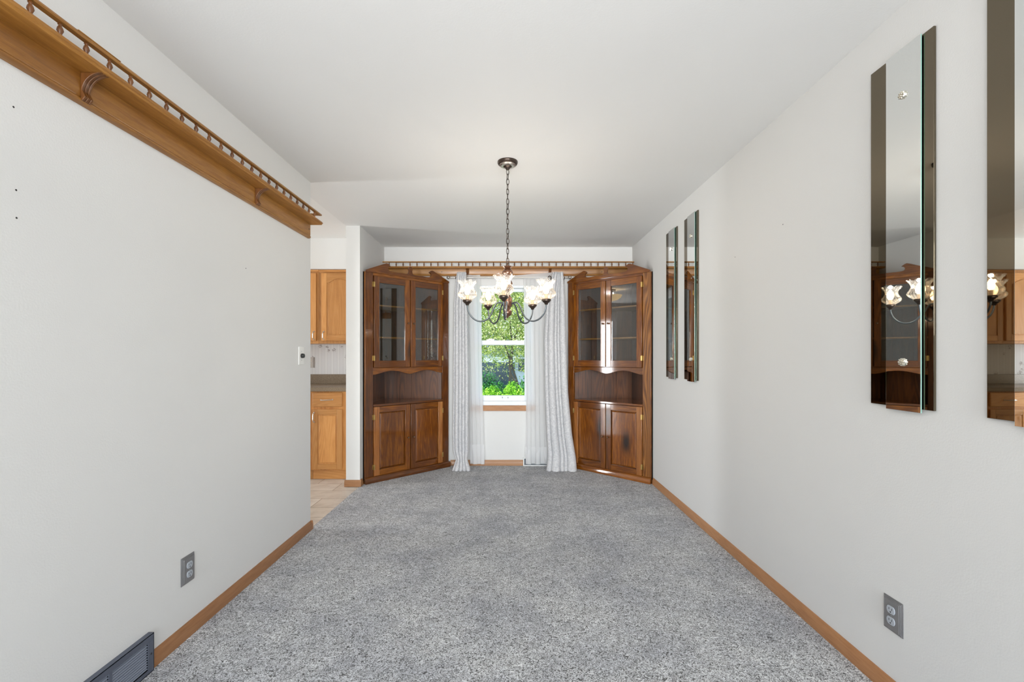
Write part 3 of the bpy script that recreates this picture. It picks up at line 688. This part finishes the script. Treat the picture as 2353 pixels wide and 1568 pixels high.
# ------------------------------------------------------------------ outlets, switch, vents
def outlet(label, loc, rz, plate, rec, group=None, hw=.0405, hh=.060):
    t = thing('wall_outlet', label, 'outlet', loc, rz, group)    # local: X along the wall, Y out, Z up
    bm = newbm()
    for k in range(4): box(bm, -hw+.003*k, hw-.003*k, .0025*k, .0025*(k+1), -hh+.003*k, hh-.003*k)
    obj('cover_plate', bm, plate, t, .0006)
    for s in (-1, 1):
        zc = s*.0195; pts = []
        for k in range(32):
            a = 2*PI*k/32; x = .0172*math.cos(a); z = .0172*math.sin(a); pts.append((x, zc+max(-.0135, min(.0135, z))))
        r = obj('receptacle', prism(newbm(), pts, 'y', .0095, .0125), rec, t, .0006)
        bm = newbm(); box(bm, -.0072, -.0052, .0122, .0128, zc-.001, zc+.0075); box(bm, .0052, .0072, .0122, .0128, zc-.0, zc+.0068)
        lathe(bm, [(.0026, 0), (.0026, .0006)], 12, Matrix.Translation((0, .0122, zc-.0072)) @ Matrix.Rotation(-PI/2, 4, 'X'))
        obj('slots', bm, M_black, r, 0)
    obj('screw', lathe(newbm(), [(.003, 0), (.0028, .0012), (.001, .0018)], 14, Matrix.Translation((0, .010, 0)) @ Matrix.Rotation(-PI/2, 4, 'X')), M_steel, t)
    return t
outlet('grey framed duplex outlet low on the near left wall', (XL, 1.977, .292), -PI/2, M_greyplate, M_recept)
outlet('grey framed duplex outlet low on the right wall', (XR, 1.623, .292), PI/2, M_greyplate, M_recept)
outlet('duplex outlet on the kitchen wallpaper over the worktop', (-2.218, YB-.004, 1.150), PI, plain('taupe_plate', S(200, 193, 186), .5), plain('almond_receptacle', S(214, 206, 196), .5))
t = thing('dimmer_switch', 'white dimmer switch plate with dark round knob by the kitchen opening', 'light switch', (XL, 3.052, 1.221), -PI/2)
obj('cover_plate', bx(-.036, .036, 0, .005, -.060, .060), M_white, t, .0018)
obj('dimmer_knob', lathe(newbm(), [(.014, 0), (.0155, .003), (.0145, .016), (.013, .018), (.004, .0185)], 28, Matrix.Translation((0, .005, 0)) @ Matrix.Rotation(-PI/2, 4, 'X')), M_black, t)
for z in (-.030, .030): bm = newbm(); lathe(bm, [(.003, 0), (.0028, .001), (.001, .0016)], 12, Matrix.Translation((0, .005, z)) @ Matrix.Rotation(-PI/2, 4, 'X')); obj('screw', bm, M_steel, t)
# return air grille
t = thing('floor_vent', 'blue grey louvred baseboard vent at the foot of the near left wall', 'vent', (XL, 1.765, 0), -PI/2)
VL, VH, VD = .90, .147, .022
bm = newbm(); panels = [(.030, .186), (.200, .356), (.370, .526), (.540, .696), (.710, .866)]
box(bm, 0, VL, 0, VD, VH-.004, VH); box(bm, 0, VL, 0, VD, 0, .004); box(bm, 0, .003, 0, VD, 0, VH); box(bm, VL-.003, VL, 0, VD, 0, VH)
box(bm, 0, VL, VD-.002, VD, VH-.024, VH); box(bm, 0, VL, VD-.002, VD, 0, .018)
xs = [0]+[v for p in panels for v in p]+[VL]
for a, b in zip(xs[::2], xs[1::2]): box(bm, a, b, VD-.002, VD, .018, VH-.024)
obj('vent_frame', bm, M_vent, t, .0006)
for a, b in panels:
    bm = newbm()
    for k in range(11):
        z = .023+.0095*k; prism(bm, [(VD-.010, z+.005), (VD-.0015, z), (VD-.0008, z+.001), (VD-.009, z+.0062)], 'x', a, b)
    obj('louvres', bm, M_louv, t)
obj('vent_back', bx(.003, VL-.003, .001, .003, .004, VH-.004), M_dark, t)
obj('screw', lathe(newbm(), [(.004, 0), (.0035, .001), (.001, .0018)], 14, Matrix.Translation((.014, VD, .072)) @ Matrix.Rotation(-PI/2, 4, 'X')), M_black, t)
# white register under the right sheer
t = thing('floor_register', 'white baseboard heat register behind the foot of the right sheer curtain', 'vent', (.15, YB, 0), PI)
RW = .29
bm = newbm(); box(bm, -RW, 0, 0, .034, 0, .010); box(bm, -.012, 0, 0, .034, .01, .090); box(bm, -RW, -RW+.012, 0, .034, .01, .090); box(bm, -RW+.012, -.012, 0, .022, .080, .090)
obj('register_frame', bm, M_white, t, .001)
bm = newbm(); box(bm, -RW+.012, -.012, .001, .004, .01, .080); obj('register_back', bm, M_dark, t)
bm = newbm()
for k in range(26): box(bm, -RW+.016+.0102*k, -RW+.020+.0102*k, .012, .022, .010, .080)
obj('register_fins', bm, plain('grey_fin', S(150, 158, 166), .4, .5), t)
# nail holes left in the walls
for lb, (x, y, s) in {'dark nail hole high on right wall between the two mirror pairs': (1799, 516, 1), 'dark nail hole on right wall nearer the far mirrors': (1689, 591, 1),
        'dark nail hole on near left wall just under the shelf end at the photo edge': (31, 246, -1), 'tiny nail hole on near left wall, lower of a stacked pair': (38, 501, -1), 'tiny nail hole on near left wall, upper of a stacked pair': (37, 437, -1),
        'small nail hole on the near left wall, above left of the dimmer switch': (565, 617, -1)}.items():
    X = XR if s > 0 else XL; Y = F*abs(X)/abs(x-CX); Z = 1.215+(CY-y)*Y/F
    M = Matrix.Translation((X, Y, Z)) @ Matrix.Rotation(-s*PI/2, 4, 'Y')
    tag(obj('nail_hole', lathe(newbm(), [(.0028, -.001), (.0028, .0004), (.001, .0006)], 10, M), M_black), lb, 'nail hole')

# ------------------------------------------------------------------ kitchen
soff = 2.123
struct('trim_2', bx(-4.8, XL-T, YB-.375, YB, soff, H), M_wall)                 # soffit above the wall cupboards
struct('trim_3', bx(-4.8, XL-T, YB-.003, YB, .92, 1.45), M_paper)
def pull(par, p0, p1, out, m=M_nickel):
    p0, p1, out = Vector(p0), Vector(p1), Vector(out); d = p1-p0
    pts = [p0, p0+out*.7+d*.02, p0+out*1.0+d*.12, p0+out*1.15+d*.3, p0+out*1.15+d*.5, p0+out*1.15+d*.7, p0+out*1.0+d*.88, p0+out*.7+d*.98, p1]
    bm = newbm(); tube(bm, smoothpath(pts, 3), [.0036+.002*math.sin(PI*k/24)**2 for k in range(25)], 8)
    ax = out.normalized()
    for p in (p0, p1):
        M = Matrix.Translation(p) @ ax.to_track_quat('Z', 'Y').to_matrix().to_4x4(); lathe(bm, [(.0075, 0), (.007, .003), (.004, .005)], 12, M)
    return obj('pull_handle', bm, m, par)
def kdoor(par, x0, x1, z0, z1, yf, arch=0, hand=None, name='door', bev=.055):
    # door whose face is at local y = yf (towards -y)
    d = obj(name, bx(x0, x1, yf+.006, yf+.019, z0, z1), M_oakz, par, .003)
    s = bev
    for xa, xb2 in ((x0, x0+s), (x1-s, x1)): obj('stile', bx(xa, xb2, yf, yf+.006, z0, z1), M_oakz, d, .0025)
    obj('rail', bx(x0+s, x1-s, yf+.0003, yf+.006, z0, z0+s), M_oakx, d, .0015); bm = newbm()
    xm = (x0+x1)/2; hw = (x1-x0)/2-s
    def top(x, off=0):
        if not arch: return z1-s-off
        a = (x-xm)/hw; return z1-s-arch-off+arch*max(0, math.cos(min(1, abs(a)*1.25)*PI/2))**.9
    n = 24; xs_ = [x0+s+(x1-x0-2*s)*i/n for i in range(n+1)]
    prism(bm, [(x0+s, z1), (x1-s, z1)]+[(x, top(x)) for x in reversed(xs_)], 'y', yf+.0003, yf+.006); obj('rail', bm, M_oakx, d, .0015)
    k = .012; xs2 = [x0+s+k+(x1-x0-2*s-2*k)*i/n for i in range(n+1)]
    o_ = [(x0+s+k, z0+s+k), (x1-s-k, z0+s+k)]+[(x, top(x, k)) for x in reversed(xs2)]
    bm = newbm(); prism(bm, o_, 'y', yf+.0005, yf+.0075); obj('raised_panel', bm, M_oakz, d, .005)
    if hand:
        (hx, hz0, hz1) = hand; pull(d, (hx, yf, hz0), (hx, yf, hz1), (0, -.022, 0))
    return d
# wall cupboards
KX = XL-T-.002
t = thing('wall_cupboard', 'oak kitchen wall cupboard with an arched raised panel door, above the worktop', 'cabinet', (0, YB-.335, 0))
obj('carcass', bx(-1.990, KX, .0, .330, 1.352, soff-.002), M_oakz, t, .001)
bm = newbm(); box(bm, -2.0+.01, KX, -.012, 0, soff-.022, soff-.002); box(bm, -1.990, KX, -.006, 0, soff-.030, soff-.022); obj('cornice', bm, M_oakx, t, .002)
kdoor(t, -1.957, -1.558, 1.380, 2.085, -.020, .045, (-1.932, 1.395, 1.475))
t = thing('wall_cupboard', 'oak kitchen wall cupboard left of the arched one, mostly hidden by the wall', 'cabinet', (0, YB-.335, 0))
obj('carcass', bx(-2.42, -1.992, .0, .330, 1.352, soff-.002), M_oakz, t, .001)
bm = newbm(); box(bm, -2.42, -1.992, -.012, 0, soff-.022, soff-.002); obj('cornice', bm, M_oakx, t, .002)
kdoor(t, -2.405, -2.012, 1.380, 2.085, -.020, .045, (-2.034, 1.395, 1.475))
t = thing('wall_cupboard', 'oak kitchen wall cupboard seen only in the nearest mirror', 'cabinet', (0, YB-.335, 0))
obj('carcass', bx(-3.30, -2.422, .0, .330, 1.352, soff-.002), M_oakz, t, .001)
kdoor(t, -3.28, -2.87, 1.380, 2.085, -.020, .045, (-2.90, 1.395, 1.475)); kdoor(t, -2.85, -2.44, 1.380, 2.085, -.020, .045, (-2.82, 1.395, 1.475))
# base cupboards
t = thing('base_cupboard', 'oak base cupboard with one drawer beside the kitchen opening', 'cabinet', (0, YB-.61, 0))
obj('carcass', bx(-1.955, KX, 0, .605, .100, .872), M_oakz, t, .001)
obj('toe_kick', bx(-1.955, KX, .055, .075, -.002, .100), M_oakx, t)
kdoor(t, -1.932, -1.640, .112, .699, -.020, 0, (-1.914, .575, .665), bev=.052)
d = obj('drawer', bx(-1.932, -1.640, -.020, -.001, .724, .861), M_oakx, t, .006); pull(d, (-1.846, -.020, .790), (-1.734, -.020, .794), (0, -.024, 0))
t = thing('base_cupboard', 'oak base cupboards further left in the kitchen, seen in the nearest mirror', 'cabinet', (0, YB-.61, 0))
obj('carcass', bx(-3.60, -1.957, 0, .605, .100, .872), M_oakz, t, .001); obj('toe_kick', bx(-3.60, -1.957, .055, .075, -.002, .100), M_oakx, t)
for k in range(4):
    a = -3.585+.405*k; kdoor(t, a, a+.385, .112, .699, -.020, 0, (a+.03, .575, .665), bev=.052)
    d = obj('drawer', bx(a, a+.385, -.020, -.001, .724, .861), M_oakx, t, .006); pull(d, (a+.13, -.020, .79), (a+.25, -.020, .79), (0, -.024, 0))
t = thing('worktop', 'speckled taupe laminate kitchen worktop with upstand', 'worktop', (0, YB-.635, .874))
obj('worktop_slab', bx(-3.60, KX, 0, .632, 0, .040), M_stone, t, .004)
obj('upstand', bx(-3.60, KX, .612, .630, .040, .145), M_stone, t, .002)
t = thing('ceiling_lamp', 'cream glass bowl ceiling lamp in the kitchen', 'lamp', (-2.62, 3.82, H))
obj('lamp_pan', lathe(newbm(), [(.06, -.0), (.06, -.02), (.012, -.03), (.010, -.12)], 28), M_bronze, t)
obj('glass_bowl', lathe(newbm(), [(.170, -.10), (.176, -.105), (.150, -.150), (.10, -.185), (.03, -.205), (.008, -.215)], 36), M_bowl, t)

lamp('kitchen_lamp_bulb', 'POINT', (-2.62, 3.82, 2.372), (0, 0, 0), 13, (1, .96, .90), radius=.02)

# ------------------------------------------------------------------ outside
tag(obj('lawn', bx(-18, 18, YB+.2, 45, -.75, -.615), M_lawn), 'green lawn outside the window', 'lawn')['kind'] = 'stuff'
def foliage(n, pos, size, seed):
    rnd = random.Random(seed); bm = newbm()
    for _ in range(n):
        p = Vector(pos(rnd)); p.z = max(p.z, .16); s = size*rnd.uniform(.6, 1.3)
        d = Vector((rnd.gauss(0, 1), rnd.gauss(0, 1), rnd.gauss(0, 1))).normalized(); u = d.orthogonal().normalized(); v = d.cross(u)
        a = rnd.uniform(0, 2*PI); e = u*math.cos(a)+v*math.sin(a); f = d.cross(e)
        vs = [bm.verts.new(q) for q in (p-e*s, p-f*s*.45+d*s*.12, p+e*s, p+f*s*.45+d*s*.12)]; bm.faces.new(vs)
    return bm
def ball(c, r, sq=1):
    def f(rnd):
        while True:
            v = Vector((rnd.uniform(-1, 1), rnd.uniform(-1, 1), rnd.uniform(-1, 1)))
            if .35 < v.length < 1: break
        return (c[0]+v.x*r[0], c[1]+v.y*r[1], c[2]+v.z*r[2])
    return f
spots = [(-1.02+.36*k, 8.1+.52*(k % 2), (.56, .62, .55, .60, .57, .62)[k]) for k in range(6)]
descr = ['leftmost', 'second from left', 'third from left', 'third from right', 'second from right', 'rightmost']
for k, (x, y, h) in enumerate(spots):
    t = thing('shrub', 'bright green shrub outside the window, %s of the front row' % descr[k], 'shrub', (x, y, -.6), 0, 'bright shrubs under the window')
    obj('stem', tube(newbm(), [(0, 0, .005), (.02, 0, .3), (0, .02, .7)], .02, 7), M_bark, t)
    obj('foliage', foliage(5000, ball((0, 0, .76), (.26, .22, h)), .024, 20+k), M_hedge, t)
for k, (x, y, z, r, lb) in enumerate([(-.55, 10.2, .55, .55, 'darker shrub behind the front row, left side of window'), (.62, 10.4, .6, .5, 'darker shrub behind the front row, beneath the tree trunks')]):
    t = thing('shrub', lb, 'shrub', (x, y, -.6), 0); obj('stem', tube(newbm(), [(0, 0, .0), (.0, 0, .6)], .025, 7), M_bark, t)
    obj('foliage', foliage(6000, ball((0, 0, z+.1), (r, .5, .85)), .035, 40+k), M_shrub, t)
def tree(lb, x, y, trunks, c, r, n, size, m, seed, drop=0):
    t = thing('tree', lb, 'tree', (x, y, -.6))
    bm = newbm()
    for tr in trunks: tube(bm, smoothpath(tr, 5), [.045*(1-.6*k/(5*(len(tr)-1))) for k in range(5*(len(tr)-1)+1)], 9)
    obj('trunk', bm, M_bark, t)
    f0 = ball(c, r)
    def pos(rnd):
        p = f0(rnd); return (p[0]+rnd.gauss(0, .1), p[1], p[2]-drop*abs(rnd.gauss(0, 1)))
    obj('crown', foliage(n, pos, size, seed), m, t)
tree('pale spring tree with leaning dark trunks beyond the shrubs', .45, 13, [[(-.42, 0, .0), (-.45, 0, 1.1), (-.38, 0, 2.2), (-.6, 0, 4)], [(-.1, 0, .0), (-.22, 0, .9), (-.45, 0, 1.7), (.1, 0, 3.6)], [(.0, 0, .0), (-.12, 0, .7), (-.4, .1, 1.6), (-1.2, 0, 4.0)]],
     (-.3, .2, 4.4), (3.2, 1.4, 2.6), 85000, .031, M_willow, 61, .30)
tree('dense green tree far behind the pale tree', -3.5, 19, [[(0, 0, .0), (0, 0, 2), (.3, 0, 5)]], (3.0, 0, 6.4), (5.0, 2.0, 4.4), 36000, .085, M_willow, 63, .5)
# neighbour house
t = thing('house', 'pale blue neighbour house behind the trees', 'house', (-1.2, 26, -.6))
obj('wall', bx(-1.6, 2.2, 0, 6, .0, 2.2), M_siding, t)
bm = newbm(); prism(bm, [(-1.9, 2.15), (2.5, 2.15), (.3, 3.4)], 'y', -.3, 6.3); obj('roof', bm, M_roof, t)
obj('garage_door', bx(-.9, 1.5, -.06, 0, 0, 1.5), M_hw, t); obj('window', bx(1.7, 2.1, -.05, 0, 1.0, 1.7), M_hw, t)
t = thing('house', 'blue grey house further right behind the trunks', 'house', (3.8, 30, -.6))
obj('wall', bx(-2, 4, 0, 6, .0, 2.6), M_roof, t); bm = newbm(); prism(bm, [(-2.3, 2.55), (4.3, 2.55), (1, 4.4)], 'y', -.3, 6.3); obj('roof', bm, plain('blue_roof', S(90, 120, 170), .8), t)
